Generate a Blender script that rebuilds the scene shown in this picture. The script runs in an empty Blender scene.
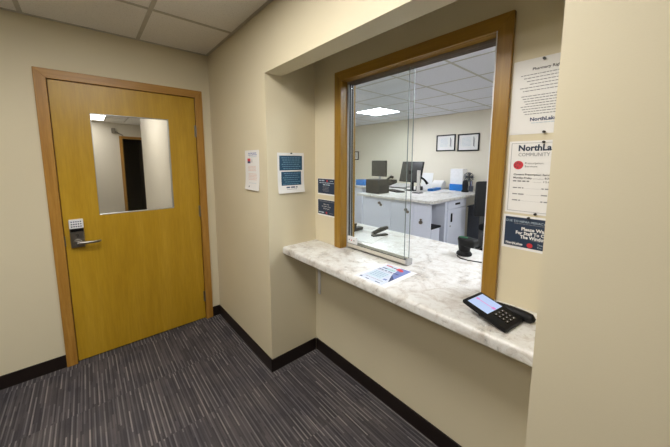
import bpy, bmesh, math, random
from mathutils import Vector, Matrix
random.seed(7)
SC = bpy.context.scene
COL = SC.collection

# ------------------------------------------------------------------ dimensions (metres)
YD = 2.656      # door wall
XW = 0.901      # right wall / pillar face
XR = 1.2957     # recess (window) wall face
XO = 1.4157     # office side of window wall
XB = 5.59       # office back wall
CZ = 2.391      # ceiling
YA = 1.645      # far side of the recess
YP = 0.181      # near side of the recess (pillar)
XBM = 1.0227    # back of the header beam
ZBM = 2.020     # underside of the header beam
ZC = 0.886      # counter top
ZDK = 0.914     # office desk top

# ------------------------------------------------------------------ materials
def lin(c):
    out = []
    for v in c:
        v = v / 255.0
        out.append(v / 12.92 if v <= 0.04045 else ((v + 0.055) / 1.055) ** 2.4)
    return (out[0], out[1], out[2], 1.0)

class NT:
    def __init__(self, name):
        self.m = bpy.data.materials.new(name); self.m.use_nodes = True
        self.t = self.m.node_tree; self.n = self.t.nodes
        self.b = self.n['Principled BSDF']
    def add(self, typ, **kw):
        nd = self.n.new(typ)
        for k, v in kw.items():
            if k.startswith('i_'):
                nd.inputs[k[2:].replace('_', ' ')].default_value = v
            else: setattr(nd, k, v)
        return nd
    def link(self, a, b): self.t.links.new(a, b)
    def coords(self, scale=(1, 1, 1), rot=(0, 0, 0)):
        tc = self.add('ShaderNodeTexCoord'); mp = self.add('ShaderNodeMapping')
        mp.inputs['Scale'].default_value = scale; mp.inputs['Rotation'].default_value = rot
        self.link(tc.outputs['Object'], mp.inputs['Vector']); return mp.outputs['Vector']
    def noise(self, vec, scale, detail=4, rough=0.5, dist=0.0):
        nd = self.add('ShaderNodeTexNoise'); nd.inputs['Scale'].default_value = scale
        nd.inputs['Detail'].default_value = detail; nd.inputs['Roughness'].default_value = rough
        nd.inputs['Distortion'].default_value = dist
        self.link(vec, nd.inputs['Vector']); return nd.outputs['Fac']
    def ramp(self, fac, stops, interp='LINEAR'):
        r = self.add('ShaderNodeValToRGB'); cr = r.color_ramp; cr.interpolation = interp
        while len(cr.elements) < len(stops): cr.elements.new(0.5)
        for e, (p, c) in zip(cr.elements, stops): e.position = p; e.color = c
        self.link(fac, r.inputs['Fac']); return r.outputs['Color']
    def mix(self, fac, a, b, mode='MIX'):
        mx = self.add('ShaderNodeMix'); mx.data_type = 'RGBA'; mx.blend_type = mode
        for s, v in ((mx.inputs[0], fac), (mx.inputs[6], a), (mx.inputs[7], b)):
            if hasattr(v, 'is_linked') or isinstance(v, bpy.types.NodeSocket): self.link(v, s)
            else: s.default_value = v
        return mx.outputs[2]
    def math(self, op, a, b=0.0):
        nd = self.add('ShaderNodeMath'); nd.operation = op
        for s, v in zip(nd.inputs, (a, b)):
            if isinstance(v, bpy.types.NodeSocket): self.link(v, s)
            else: s.default_value = v
        return nd.outputs[0]
    def bump(self, h, strength=0.1, dist=0.01):
        nd = self.add('ShaderNodeBump'); nd.inputs['Strength'].default_value = strength
        nd.inputs['Distance'].default_value = dist
        self.link(h, nd.inputs['Height']); self.link(nd.outputs['Normal'], self.b.inputs['Normal'])

def plain(name, rgb, rough=0.5, metal=0.0, spec=0.5, var=0.04, vscale=30):
    t = NT(name)
    c = lin(rgb)
    n = t.noise(t.coords(), vscale, 3)
    lo = tuple(x * (1 - var) for x in c[:3]) + (1,); hi = tuple(min(1, x * (1 + var)) for x in c[:3]) + (1,)
    t.link(t.ramp(n, [(0.3, lo), (0.7, hi)]), t.b.inputs['Base Color'])
    t.b.inputs['Roughness'].default_value = rough; t.b.inputs['Metallic'].default_value = metal
    t.b.inputs['Specular IOR Level'].default_value = spec
    return t.m

def paint(name, rgb):
    t = NT(name); c = lin(rgb); v = t.coords()
    n = t.noise(v, 2.5, 2)
    lo = tuple(x * 0.985 for x in c[:3]) + (1,); hi = tuple(x * 1.015 for x in c[:3]) + (1,)
    t.link(t.ramp(n, [(0.3, lo), (0.7, hi)]), t.b.inputs['Base Color'])
    t.b.inputs['Roughness'].default_value = 0.5; t.b.inputs['Specular IOR Level'].default_value = 0.35
    t.bump(t.noise(v, 260, 3), 0.12, 0.002)
    return t.m

def wood(name, dark, mid, light, rough=0.35, rot=(0, 0, 0), stretch=(14, 14, 0.9), nsc=1.6):
    t = NT(name); v = t.coords(stretch, rot)
    n1 = t.noise(v, nsc, 6, 0.6, 0.6); n2 = t.noise(v, nsc * 9, 4, 0.6)
    base = t.ramp(n1, [(0.28, lin(dark)), (0.5, lin(mid)), (0.72, lin(light))])
    fine = t.ramp(n2, [(0.35, (0.82, 0.79, 0.72, 1)), (0.6, (1, 1, 1, 1))])
    t.link(t.mix(0.55, base, fine, 'MULTIPLY'), t.b.inputs['Base Color'])
    t.b.inputs['Roughness'].default_value = rough
    t.bump(n2, 0.05, 0.002)
    return t.m

def laminate(name):
    t = NT(name); v = t.coords()
    a = t.noise(v, 12, 9, 0.68, 1.1); b = t.noise(v, 34, 8, 0.74, 0.8); c = t.noise(v, 4.5, 6, 0.6, 1.4)
    col = t.ramp(a, [(0.30, lin((190, 183, 174))), (0.42, lin((212, 208, 202))), (0.52, lin((223, 222, 218))), (0.75, lin((230, 230, 228)))])
    veins = t.ramp(b, [(0.28, lin((162, 154, 149))), (0.37, lin((222, 218, 214))), (0.46, (1, 1, 1, 1))])
    col = t.mix(0.7, col, veins, 'MULTIPLY')
    mask = t.ramp(c, [(0.34, (1, 1, 1, 1)), (0.45, (0, 0, 0, 1))])
    specks = t.ramp(t.noise(v, 55, 7, 0.78), [(0.38, lin((96, 90, 92))), (0.50, lin((228, 222, 214)))])
    col = t.mix(mask, col, t.mix(0.8, col, specks, 'MULTIPLY'))
    t.link(col, t.b.inputs['Base Color'])
    t.b.inputs['Roughness'].default_value = 0.32
    return t.m

def carpet(name):
    t = NT(name); v = t.coords()
    sx = t.add('ShaderNodeSeparateXYZ'); t.link(v, sx.inputs[0])
    X, Y = sx.outputs[0], sx.outputs[1]
    def wnoise(a, b, seed):
        cb = t.add('ShaderNodeCombineXYZ'); t.link(a, cb.inputs[0]); t.link(b, cb.inputs[1]); cb.inputs[2].default_value = seed
        w2 = t.add('ShaderNodeTexWhiteNoise'); w2.noise_dimensions = '3D'; t.link(cb.outputs[0], w2.inputs['Vector'])
        return w2.outputs['Value']
    tile = wnoise(t.math('FLOOR', t.math('DIVIDE', t.math('ADD', X, 0.13), 0.5)), t.math('FLOOR', t.math('DIVIDE', t.math('ADD', Y, 0.41), 0.5)), 5.0)
    def cells(w, l, seed):
        cx = t.math('DIVIDE', t.math('ADD', X, t.math('MULTIPLY', tile, 0.37)), w)
        ix = t.math('FLOOR', cx)
        wn = t.add('ShaderNodeTexWhiteNoise'); wn.noise_dimensions = '1D'
        t.link(t.math('ADD', ix, seed), wn.inputs['W'])
        iy = t.math('FLOOR', t.math('ADD', t.math('DIVIDE', Y, l), t.math('MULTIPLY', wn.outputs['Value'], 7.0)))
        return t.math('FRACT', cx), wnoise(ix, iy, seed)
    f1, r1 = cells(0.0225, 0.17, 3.0)         # the pale yarn rows, broken in length
    f2, r2 = cells(0.0075, 0.23, 31.0)        # fine dark and mid rows
    col = t.ramp(r2, [(0.0, lin((68, 66, 69))), (0.5, lin((79, 76, 79))), (1.0, lin((93, 89, 91)))])
    pale = t.ramp(r1, [(0.0, lin((78, 75, 78))), (0.5, lin((108, 106, 108))), (0.8, lin((122, 119, 120))), (1.0, lin((138, 134, 133)))])
    mask = t.ramp(f1, [(0.0, (0, 0, 0, 1)), (0.06, (1, 1, 1, 1)), (0.30, (1, 1, 1, 1)), (0.38, (0, 0, 0, 1))])
    col = t.mix(mask, col, pale)
    patch = t.noise(v, 5.0, 2)
    col = t.mix(1.0, col, t.ramp(patch, [(0.3, (0.80, 0.80, 0.84, 1)), (0.7, (1.12, 1.09, 1.05, 1))]), 'MULTIPLY')
    col = t.mix(1.0, col, t.ramp(tile, [(0.0, (0.92, 0.91, 0.93, 1)), (1.0, (1.06, 1.05, 1.04, 1))]), 'MULTIPLY')
    n = t.noise(v, 420, 3)
    col = t.mix(0.6, col, t.ramp(n, [(0.3, (0.6, 0.6, 0.6, 1)), (0.7, (1.25, 1.25, 1.25, 1))]), 'MULTIPLY')
    t.link(col, t.b.inputs['Base Color']); t.b.inputs['Roughness'].default_value = 0.95
    t.b.inputs['Specular IOR Level'].default_value = 0.1
    t.bump(t.math('ADD', n, t.math('MULTIPLY', mask, 0.4)), 0.4, 0.004)
    return t.m

def ceiling_tile(name, dark=(206, 204, 200), pale=(238, 236, 232)):
    t = NT(name); v = t.coords()
    n = t.noise(v, 180, 4, 0.7); m = t.noise(v, 60, 3)
    t.link(t.ramp(n, [(0.30, lin(dark)), (0.45, lin(pale))]), t.b.inputs['Base Color'])
    t.b.inputs['Roughness'].default_value = 0.9; t.b.inputs['Specular IOR Level'].default_value = 0.1
    t.bump(m, 0.15, 0.003)
    return t.m

def emit(name, rgb, strength):
    t = NT(name); t.b.inputs['Base Color'].default_value = lin((235, 235, 235))
    t.b.inputs['Emission Color'].default_value = lin(rgb); t.b.inputs['Emission Strength'].default_value = strength
    return t.m

def emit_dark(name, rgb, strength):
    m = emit(name, rgb, strength); m.node_tree.nodes['Principled BSDF'].inputs['Base Color'].default_value = (0.02, 0.02, 0.02, 1); return m

def glass(name, tint=(0.980, 0.994, 0.988)):
    t = NT(name); n = t.n
    n.remove(t.b)
    tr = t.add('ShaderNodeBsdfTransparent'); tr.inputs['Color'].default_value = tint + (1,)
    gl = t.add('ShaderNodeBsdfGlossy'); gl.inputs['Roughness'].default_value = 0.0
    ge = t.add('ShaderNodeNewGeometry')
    dp = t.add('ShaderNodeVectorMath'); dp.operation = 'DOT_PRODUCT'
    t.link(ge.outputs['Normal'], dp.inputs[0]); t.link(ge.outputs['Incoming'], dp.inputs[1])
    c = t.math('ABSOLUTE', dp.outputs['Value'])
    f = t.math('ADD', t.math('MULTIPLY', t.math('POWER', t.math('SUBTRACT', 1.0, c), 5.0), 0.96), 0.035)   # Schlick
    mx = t.add('ShaderNodeMixShader')
    t.link(f, mx.inputs[0]); t.link(tr.outputs[0], mx.inputs[1]); t.link(gl.outputs[0], mx.inputs[2])
    t.link(mx.outputs[0], n['Material Output'].inputs['Surface'])
    return t.m

M = {}
M['wall'] = paint('beige eggshell wall paint', (219, 209, 181))
M['office_wall'] = paint('cream office wall paint', (226, 219, 202))
M['corridor_wall'] = paint('pale corridor wall paint', (224, 218, 204))
M['tile'] = ceiling_tile('mineral fibre ceiling tile')
M['tile_office'] = ceiling_tile('office ceiling tile', (206, 207, 214), (232, 233, 241))
M['tee'] = plain('white ceiling grid steel', (186, 182, 172), 0.5)
M['carpet'] = carpet('striped loop carpet')
M['vinyl'] = plain('grey vinyl floor', (120, 118, 115), 0.5, var=0.08, vscale=6)
M['base'] = plain('dark brown vinyl base', (29, 20, 17), 0.4)
M['door'] = wood('honey oak veneer door', (176, 137, 28), (186, 147, 35), (195, 156, 47), 0.36, nsc=1.2, stretch=(9, 9, 0.7))
M['casing_v'] = wood('oak casing upright', (156, 110, 42), (174, 127, 54), (188, 142, 68), 0.38, stretch=(22, 22, 1.2))
M['casing_h'] = wood('oak casing head across', (156, 110, 42), (174, 127, 54), (188, 142, 68), 0.38, stretch=(1.2, 22, 22))
M['wcasing_v'] = wood('golden oak window upright', (138, 99, 22), (154, 115, 32), (170, 131, 48), 0.36, stretch=(22, 22, 1.2))
M['wcasing_h'] = wood('golden oak window head', (138, 99, 22), (154, 115, 32), (170, 131, 48), 0.36, stretch=(22, 1.2, 22))
M['laminate'] = laminate('granite pattern laminate')
M['alu'] = plain('brushed aluminium', (178, 178, 178), 0.35, 0.85)
M['alu_white'] = plain('satin white aluminium', (205, 203, 198), 0.4, 0.1)
M['steel'] = plain('satin steel', (150, 146, 140), 0.3, 0.95)
M['chrome'] = plain('bright steel', (205, 203, 200), 0.2, 1.0)
M['dark_seal'] = plain('dark rubber seal', (42, 42, 42), 0.6)
M['glass'] = glass('clear window glass')
M['door_glass'] = glass('clear door glass', (0.99, 0.99, 0.985))
M['paper'] = plain('white paper', (236, 235, 233), 0.6, var=0.01)
M['ink'] = plain('dark ink', (58, 58, 62), 0.6)
M['ink_soft'] = plain('grey ink', (128, 128, 132), 0.6)
M['ink_navy'] = plain('navy ink', (34, 52, 76), 0.5)
M['ink_navy2'] = plain('teal navy ink', (22, 74, 104), 0.5)
M['ink_teal'] = plain('faint teal print', (112, 152, 178), 0.5)
M['ink_red'] = plain('red ink', (204, 52, 62), 0.5)
M['ink_blue'] = plain('soft blue ink', (112, 128, 184), 0.55)
M['ink_deep'] = plain('deep blue ink', (52, 66, 104), 0.55)
M['ink_aqua'] = plain('pale aqua ink', (172, 212, 216), 0.55)
M['ink_peach'] = plain('faint orange ink', (226, 196, 184), 0.6)
M['ink_light'] = plain('pale blue ink', (190, 205, 216), 0.6)
M['black'] = plain('black plastic', (13, 13, 15), 0.55, 0.0, 0.3)
M['black_gloss'] = plain('glossy black plastic', (12, 12, 14), 0.15)
M['charcoal'] = plain('charcoal plastic', (50, 50, 50), 0.6, 0.0, 0.3)
M['black_mesh'] = plain('black chair fabric', (20, 20, 22), 0.75)
M['keys'] = plain('pale grey key print', (190, 190, 205), 0.5)
M['white_plastic'] = plain('white plastic', (232, 232, 234), 0.4)
M['white_lam'] = plain('white cabinet laminate', (222, 226, 240), 0.4, var=0.01)
M['grey_lam'] = plain('grey cabinet interior', (182, 180, 180), 0.6)
M['blue'] = plain('blue plastic', (36, 120, 200), 0.45)
M['grey_bin'] = plain('dark grey plastic', (84, 88, 98), 0.5)
M['brass'] = plain('dull bronze latch', (120, 110, 104), 0.35, 0.6)
M['void'] = plain('dark unlit room paint', (60, 54, 48), 0.9)  # dark of the unlit room put into its wall colour
M['pin'] = plain('dark push pin plastic', (48, 44, 42), 0.4)
M['aqua_pale'] = plain('very pale aqua print', (192, 212, 222), 0.5)
M['flyer_bg'] = plain('pale lilac printed ground', (206, 214, 230), 0.5)
M['screen'] = emit_dark('pale lit screen', (196, 216, 255), 0.9)
M['screen_pink'] = emit_dark('pink screen text', (246, 150, 226), 0.8)
M['green_led'] = emit_dark('green scanner lamp', (20, 170, 110), 0.35)
M['monitor_face'] = plain('dark monitor face', (52, 52, 52), 0.35)
M['lamp_main'] = emit('lit waiting room diffuser', (255, 251, 245), 15.6)
M['lamp_fill'] = emit('added fill diffuser', (255, 251, 245), 11.0)
M['lamp_office'] = emit('lit office diffuser', (240, 246, 255), 38.0)
M['lamp_corridor'] = emit('lit corridor diffuser', (255, 251, 244), 10.0)

# ------------------------------------------------------------------ mesh builder
class MB:
    """collects shapes into one mesh, several materials possible"""
    def __init__(self, F=None):
        self.bm = bmesh.new(); self.mats = []; self.F = F      # F: (origin, U, V, N) local frame
    def mi(self, m):
        m = M[m] if isinstance(m, str) else m
        if m not in self.mats: self.mats.append(m)
        return self.mats.index(m)
    def _fin(self, faces, m):
        i = self.mi(m)
        for f in faces: f.material_index = i
    def _new(self, fn, m):
        old = set(self.bm.faces); r = fn()
        self._fin([f for f in self.bm.faces if f not in old], m); return r
    def box(self, lo, hi, m, bev=0.0, seg=2):
        lo, hi = Vector([min(a, b) for a, b in zip(lo, hi)]), Vector([max(a, b) for a, b in zip(lo, hi)])
        def f():
            r = bmesh.ops.create_cube(self.bm, size=1.0)
            c = (lo + hi) / 2; d = hi - lo
            for v in r['verts']: v.co = Vector([c[k] + v.co[k] * d[k] for k in range(3)])
            if bev > 0:
                ed = list({e for v in r['verts'] for e in v.link_edges})
                bmesh.ops.bevel(self.bm, geom=ed, offset=min(bev, min(d) * 0.49), segments=seg, profile=0.5, affect='EDGES')
        self._new(f, m); return self
    def cyl(self, a, b, r, m, r2=None, n=20, bev=0.0):
        a, b = Vector(a), Vector(b); r2 = r if r2 is None else r2
        def f():
            d = b - a
            res = bmesh.ops.create_cone(self.bm, cap_ends=True, segments=n, radius1=r, radius2=r2, depth=d.length)
            q = d.to_track_quat('Z', 'Y').to_matrix().to_4x4()
            bmesh.ops.transform(self.bm, matrix=Matrix.Translation((a + b) / 2) @ q, verts=res['verts'])
            if bev > 0:
                ed = [e for e in {e for v in res['verts'] for e in v.link_edges} if any(len(fc.verts) > 4 for fc in e.link_faces)]
                bmesh.ops.bevel(self.bm, geom=ed, offset=bev, segments=2, profile=0.5, affect='EDGES')
        self._new(f, m); return self
    def prism(self, pts, vec, m, bev=0.0, seg=2):
        """extrude polygon pts (3-D) along vec"""
        def f():
            vs = [self.bm.verts.new(p) for p in pts]
            fc = self.bm.faces.new(vs)
            r = bmesh.ops.extrude_face_region(self.bm, geom=[fc])
            nv = [g for g in r['geom'] if isinstance(g, bmesh.types.BMVert)]
            for v in nv: v.co += Vector(vec)
            if bev > 0:
                ed = list({e for v in vs + nv for e in v.link_edges})
                bmesh.ops.bevel(self.bm, geom=ed, offset=bev, segments=seg, profile=0.5, affect='EDGES')
        self._new(f, m); return self
    def lathe(self, c, prof, m, n=28):
        def f():
            rings = []
            for r, z in prof:
                rings.append([self.bm.verts.new((c[0] + max(r, 1e-4) * math.cos(2 * math.pi * k / n), c[1] + max(r, 1e-4) * math.sin(2 * math.pi * k / n), z)) for k in range(n)])
            for A, B in zip(rings, rings[1:]):
                for k in range(n): self.bm.faces.new((A[k], A[(k + 1) % n], B[(k + 1) % n], B[k]))
            self.bm.faces.new(rings[0][::-1]); self.bm.faces.new(rings[-1])
        self._new(f, m); return self
    def tube(self, pts, r, m, n=10):
        pts = [Vector(p) for p in pts]
        def f():
            rings = []
            for i, p in enumerate(pts):
                t = (pts[min(i + 1, len(pts) - 1)] - pts[max(i - 1, 0)]).normalized()
                a = t.orthogonal().normalized() if i == 0 else (rings_x[0] - t * rings_x[0].dot(t)).normalized()
                rings_x[0] = a; b = t.cross(a)
                rr = r[i] if isinstance(r, (list, tuple)) else r
                rings.append([self.bm.verts.new(p + a * rr * math.cos(2 * math.pi * k / n) + b * rr * math.sin(2 * math.pi * k / n)) for k in range(n)])
            for A, B in zip(rings, rings[1:]):
                for k in range(n): self.bm.faces.new((A[k], A[(k + 1) % n], B[(k + 1) % n], B[k]))
            self.bm.faces.new(rings[0][::-1]); self.bm.faces.new(rings[-1])
        rings_x = [None]
        self._new(f, m); return self
    # --- flat printing, in the local frame (u right, v up, w off the sheet)
    def sheet(self, w, h, m='paper', t=0.0008, nu=1, nv=1):
        def f():
            g = [[self.bm.verts.new((w * i / nu, h * j / nv, t)) for i in range(nu + 1)] for j in range(nv + 1)]
            for j in range(nv):
                for i in range(nu): self.bm.faces.new((g[j][i], g[j][i + 1], g[j + 1][i + 1], g[j + 1][i]))
            b = [[self.bm.verts.new((w * i / nu, h * j / nv, 0.0)) for i in range(nu + 1)] for j in range(nv + 1)]
            for j in range(nv):
                for i in range(nu): self.bm.faces.new((b[j][i], b[j + 1][i], b[j + 1][i + 1], b[j][i + 1]))
            for j in range(nv):
                self.bm.faces.new((g[j][0], g[j + 1][0], b[j + 1][0], b[j][0])); self.bm.faces.new((g[j][nu], b[j][nu], b[j + 1][nu], g[j + 1][nu]))
            for i in range(nu):
                self.bm.faces.new((g[0][i], b[0][i], b[0][i + 1], g[0][i + 1])); self.bm.faces.new((g[nv][i], g[nv][i + 1], b[nv][i + 1], b[nv][i]))
        self._new(f, m); return self
    def rect(self, u0, v0, u1, v1, m, w=0.0012, n=6):
        def f():
            g = [[self.bm.verts.new((u0 + (u1 - u0) * i / n, v0 + (v1 - v0) * j / n, w)) for i in range(n + 1)] for j in range(n + 1)]
            for j in range(n):
                for i in range(n): self.bm.faces.new((g[j][i], g[j][i + 1], g[j + 1][i + 1], g[j + 1][i]))
        self._new(f, m); return self
    def poly(self, pts, m, w=0.0012):
        def f(): self.bm.faces.new([self.bm.verts.new((a, b, w)) for a, b in pts])
        self._new(f, m); return self
    def disc(self, u, v, r, m, w=0.0014, n=24):
        return self.poly([(u + r * math.cos(2 * math.pi * k / n), v + r * math.sin(2 * math.pi * k / n)) for k in range(n)], m, w)
    def words(self, u0, u1, v, h, m, w=0.0016, rnd=None):
        rnd = rnd or random; u = u0
        while u < u1 - h:
            l = min(h * rnd.uniform(1.6, 5.0), u1 - u)
            self.rect(u, v, u + l, v + h, m, w, 1); u += l + h * 0.8
        return self
    def text(self, s, u, v, size, m, align='LEFT', w=0.0016, bold=0.0, wide=1.0, fit=None):
        cu = bpy.data.curves.new('tmp', 'FONT'); cu.body = s; cu.size = size; cu.align_x = align; cu.offset = bold
        cu.resolution_u = 2
        ob = bpy.data.objects.new('tmp', cu); me = ob.to_mesh()
        if fit:
            xs = [p.co.x for p in me.vertices]; wide = fit / (max(xs) - min(xs))
        def f():
            vs = [self.bm.verts.new((u + p.co.x * wide, v + p.co.y, w)) for p in me.vertices]
            for pl in me.polygons:
                try: self.bm.faces.new([vs[i] for i in pl.vertices])
                except ValueError: pass
        self._new(f, m)
        ob.to_mesh_clear(); bpy.data.objects.remove(ob); bpy.data.curves.remove(cu); return self
    def warp(self, fn):
        for v in self.bm.verts: v.co = Vector(fn(v.co.copy()))
        return self
    def build(self, name, parent=None, mat=None, smooth=False, loc=None, bevel=None):
        if self.F:
            o, U, V, N = [Vector(x) for x in self.F]
            for v in self.bm.verts: v.co = o + U * v.co.x + V * v.co.y + N * v.co.z
        bmesh.ops.recalc_face_normals(self.bm, faces=self.bm.faces) if not self.F else None
        if mat is not None: self.bm.transform(mat)
        if loc is not None:
            L = Vector(loc)
            for v in self.bm.verts: v.co -= L
        me = bpy.data.meshes.new(name)
        if smooth:
            for f in self.bm.faces: f.smooth = True
        self.bm.to_mesh(me); self.bm.free()
        for m in self.mats: me.materials.append(m)
        ob = bpy.data.objects.new(name, me); COL.objects.link(ob)
        if loc is not None: ob.location = loc
        if parent is not None:
            ob.parent = parent
            if parent.type == 'EMPTY' or True:
                pl = world_loc(parent)
                if loc is None: ob.location = -pl
                else: ob.location = Vector(loc) - pl
        if smooth:
            me.set_sharp_from_angle(angle=math.radians(38))
        return ob

def world_loc(o):
    p = Vector(o.location)
    while o.parent: o = o.parent; p += Vector(o.location)
    return p

def tag(o, label, cat, group=None):
    o['label'] = label; o['category'] = cat
    if group: o['group'] = group
    return o
def struct(o): o['kind'] = 'structure'; return o
def thing(name, loc, label, cat, group=None):
    o = bpy.data.objects.new(name, None); COL.objects.link(o); o.location = loc
    o.empty_display_size = 0.05
    return tag(o, label, cat, group)
def sroot(name, loc):
    o = bpy.data.objects.new(name, None); COL.objects.link(o); o.location = loc; o.empty_display_size = 0.05
    return struct(o)

# ================================================================== SETTING
YN, XL = -3.4, -2.7          # near wall and left wall of the waiting room
struct(MB().box((XL, YN, -0.06), (XW + 0.45, YD + 0.06, 0), 'carpet').build('floor'))
struct(MB().box((XO - 0.06, -1.6, -0.06), (XB, 5.75, 0), 'vinyl').build('floor_office'))
struct(MB().box((-0.75, YD + 0.06, -0.06), (1.2957, 9.6, 0), 'vinyl').build('floor_corridor'))

def grid(x0, x1, y0, y1, xs, ys, parent, name='ceiling_grid'):
    g = MB(); z0, z1 = CZ - 0.002, CZ + 0.004
    for x in xs:
        if x0 < x < x1: g.box((x - 0.012, y0, z0), (x + 0.012, y1, z1), 'tee')
    for y in ys:
        if y0 < y < y1: g.box((x0, y - 0.012, z0 - 0.0003), (x1, y + 0.012, z1), 'tee')
    g.box((x0, y0, z0 - 0.0005), (x0 + 0.022, y1, z1), 'tee').box((x1 - 0.022, y0, z0 - 0.0005), (x1, y1, z1), 'tee')
    g.box((x0, y0, z0 - 0.0007), (x1, y0 + 0.022, z1), 'tee').box((x0, y1 - 0.022, z0 - 0.0007), (x1, y1, z1), 'tee')
    return g.build(name, parent)

ce = struct(MB().box((XL, YN, CZ), (XR, YD, CZ + 0.05), 'tile').build('ceiling'))
grid(XL, XW, YN, YD, [0.382 - 0.61 * k for k in range(0, 6)], [2.085 - 0.61 * k for k in range(10)], ce)
co = struct(MB().box((XO, -1.6, CZ), (XB, 5.75, CZ + 0.05), 'tile_office').build('ceiling_office'))
grid(XO, XB, -1.6, 5.75, [2.10 + 0.615 * k for k in range(6)], [1.365 + 0.61 * k for k in range(-4, 8)], co)
cc = struct(MB().box((-0.75, YD + 0.12, CZ), (2.1, 9.6, CZ + 0.05), 'tile').build('ceiling_corridor'))
grid(-0.75, 0.80, YD + 0.12, 8.2, [0.42, -0.19], [3.3 + 0.61 * k for k in range(8)], cc)

# ---- walls
w = MB()
OL, OR, OT = -0.150, 0.775, 2.020         # door opening
w.box((XL, YD, 0), (OL - 0.02, YD + 0.12, CZ), 'wall').box((OR + 0.02, YD, 0), (XW, YD + 0.12, CZ), 'wall')
w.box((OL - 0.02, YD, OT + 0.02), (OR + 0.02, YD + 0.12, CZ), 'wall')
struct(w.build('wall_far'))
w = MB()
w.box((XW, YA, 0), (XR, YD + 0.12, CZ), 'wall')            # beside the door
w.box((XW, YP, ZBM), (XBM, YA, CZ), 'wall')                # header beam over the recess
w.box((XW, YN, 0), (XR, YP, CZ), 'wall')                   # pillar nearest the camera
struct(w.build('wall_right'))
WY0, WY1, WZ1 = 0.455, 1.365, 1.985       # window opening
w = MB()
w.box((XR, WY1, 0), (XO - 0.012, 5.75, CZ), 'wall').box((XR, -1.6, 0), (XO - 0.012, WY0, CZ), 'wall')
w.box((XR, WY0, 0), (XO - 0.012, WY1, 0.846), 'wall').box((XR, WY0, WZ1), (XO - 0.012, WY1, CZ), 'wall')
w.box((XO - 0.012, WY1, 0), (XO, 5.75, CZ), 'office_wall').box((XO - 0.012, -1.6, 0), (XO, WY0, CZ), 'office_wall')
w.box((XO - 0.012, WY0, 0), (XO, WY1, 0.846), 'office_wall').box((XO - 0.012, WY0, WZ1), (XO, WY1, CZ), 'office_wall')
struct(w.build('wall_recess'))
struct(MB().box((XL - 0.1, YN, 0), (XL, YD + 0.12, CZ), 'wall').build('wall_left'))
struct(MB().box((XL - 0.1, YN - 0.1, 0), (XR, YN, CZ), 'wall').build('wall_near'))
struct(MB().box((XB, -1.6, 0), (XB + 0.1, 5.75, CZ), 'office_wall').build('wall_office_back'))
struct(MB().box((XO, 5.75, 0), (XB + 0.1, 5.85, CZ), 'office_wall').build('wall_office_left'))
struct(MB().box((XO, -1.7, 0), (XB + 0.1, -1.6, CZ), 'office_wall').build('wall_office_right'))
# corridor behind the door
struct(MB().box((0.80, YD + 0.12, 0), (0.92, 5.90, CZ), 'corridor_wall').build('wall_corridor_right'))
struct(MB().box((-0.85, YD + 0.12, 0), (-0.75, 8.3, CZ), 'corridor_wall').build('wall_corridor_left'))
ang = math.atan2(0.4, 1.01)
RM = Matrix.Translation((0.17, 8.3, 0)) @ Matrix.Rotation(ang, 4, 'Z')
w = MB()      # slanted end wall with a doorway: local x along the wall
w.box((-1.2, 0, 0), (0.62, 0.1, CZ), 'corridor_wall').box((1.53, 0, 0), (2.1, 0.1, CZ), 'corridor_wall').box((0.62, 0, 2.06), (1.53, 0.1, CZ), 'corridor_wall')
struct(w.build('wall_corridor_end', mat=RM))
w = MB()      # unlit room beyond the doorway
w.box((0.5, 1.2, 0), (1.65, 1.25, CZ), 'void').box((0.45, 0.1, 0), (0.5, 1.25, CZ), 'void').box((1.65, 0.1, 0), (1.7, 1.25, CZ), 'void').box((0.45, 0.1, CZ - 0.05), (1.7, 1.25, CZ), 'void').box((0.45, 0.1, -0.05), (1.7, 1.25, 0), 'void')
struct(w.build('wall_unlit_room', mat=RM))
struct(MB().box((1.25, 5.0, 0), (1.29, 8.9, CZ), 'corridor_wall').build('wall_corridor_side'))

# corridor doorway
d2 = sroot('door_2', (0.17, 8.3, 0)); d2.rotation_euler = (0, 0, ang)
def child_local(mb, name, parent):
    o = mb.build(name); o.parent = parent; return o
child_local(MB().box((0.565, -0.018, 0), (0.625, 0.10, 2.09), 'casing_v').box((1.525, -0.018, 0), (1.585, 0.10, 2.09), 'casing_v').box((0.625, -0.018, 2.035), (1.525, 0.10, 2.09), 'casing_h'), 'door_frame', d2)
clo = child_local(MB().box((0.41, -0.075, 2.14), (0.47, -0.0, 2.26), 'steel', 0.008), 'door_closer', d2)
child_local(MB().prism([(0.47, -0.05, 2.17), (0.62, -0.09, 2.09), (0.62, -0.09, 2.11), (0.47, -0.05, 2.20)], (0, 0.02, 0), 'steel'), 'closer_arm', clo)

# ---- baseboards
bh, bt = 0.094, 0.009
struct(MB().box((XL, YD - bt, 0), (-0.206, YD, bh), 'base', 0.003).box((0.830, YD - bt, 0), (XW - 0.001, YD, bh), 'base', 0.003).build('baseboard_far'))
b = MB().box((XW - bt, YA - bt, 0), (XW, YD - bt, bh), 'base', 0.003)
b.box((XW - bt, YA - bt, 0), (XR - bt, YA, bh), 'base', 0.003)
b.box((XW - bt, YN, 0), (XW, YP + bt, bh), 'base', 0.003).box((XW - bt, YP, 0), (XR - bt, YP + bt, bh), 'base', 0.003)
struct(b.build('baseboard_right'))
struct(MB().box((XR - bt, YP + bt, 0), (XR, YA - bt, bh), 'base', 0.003).build('baseboard_recess'))

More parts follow.
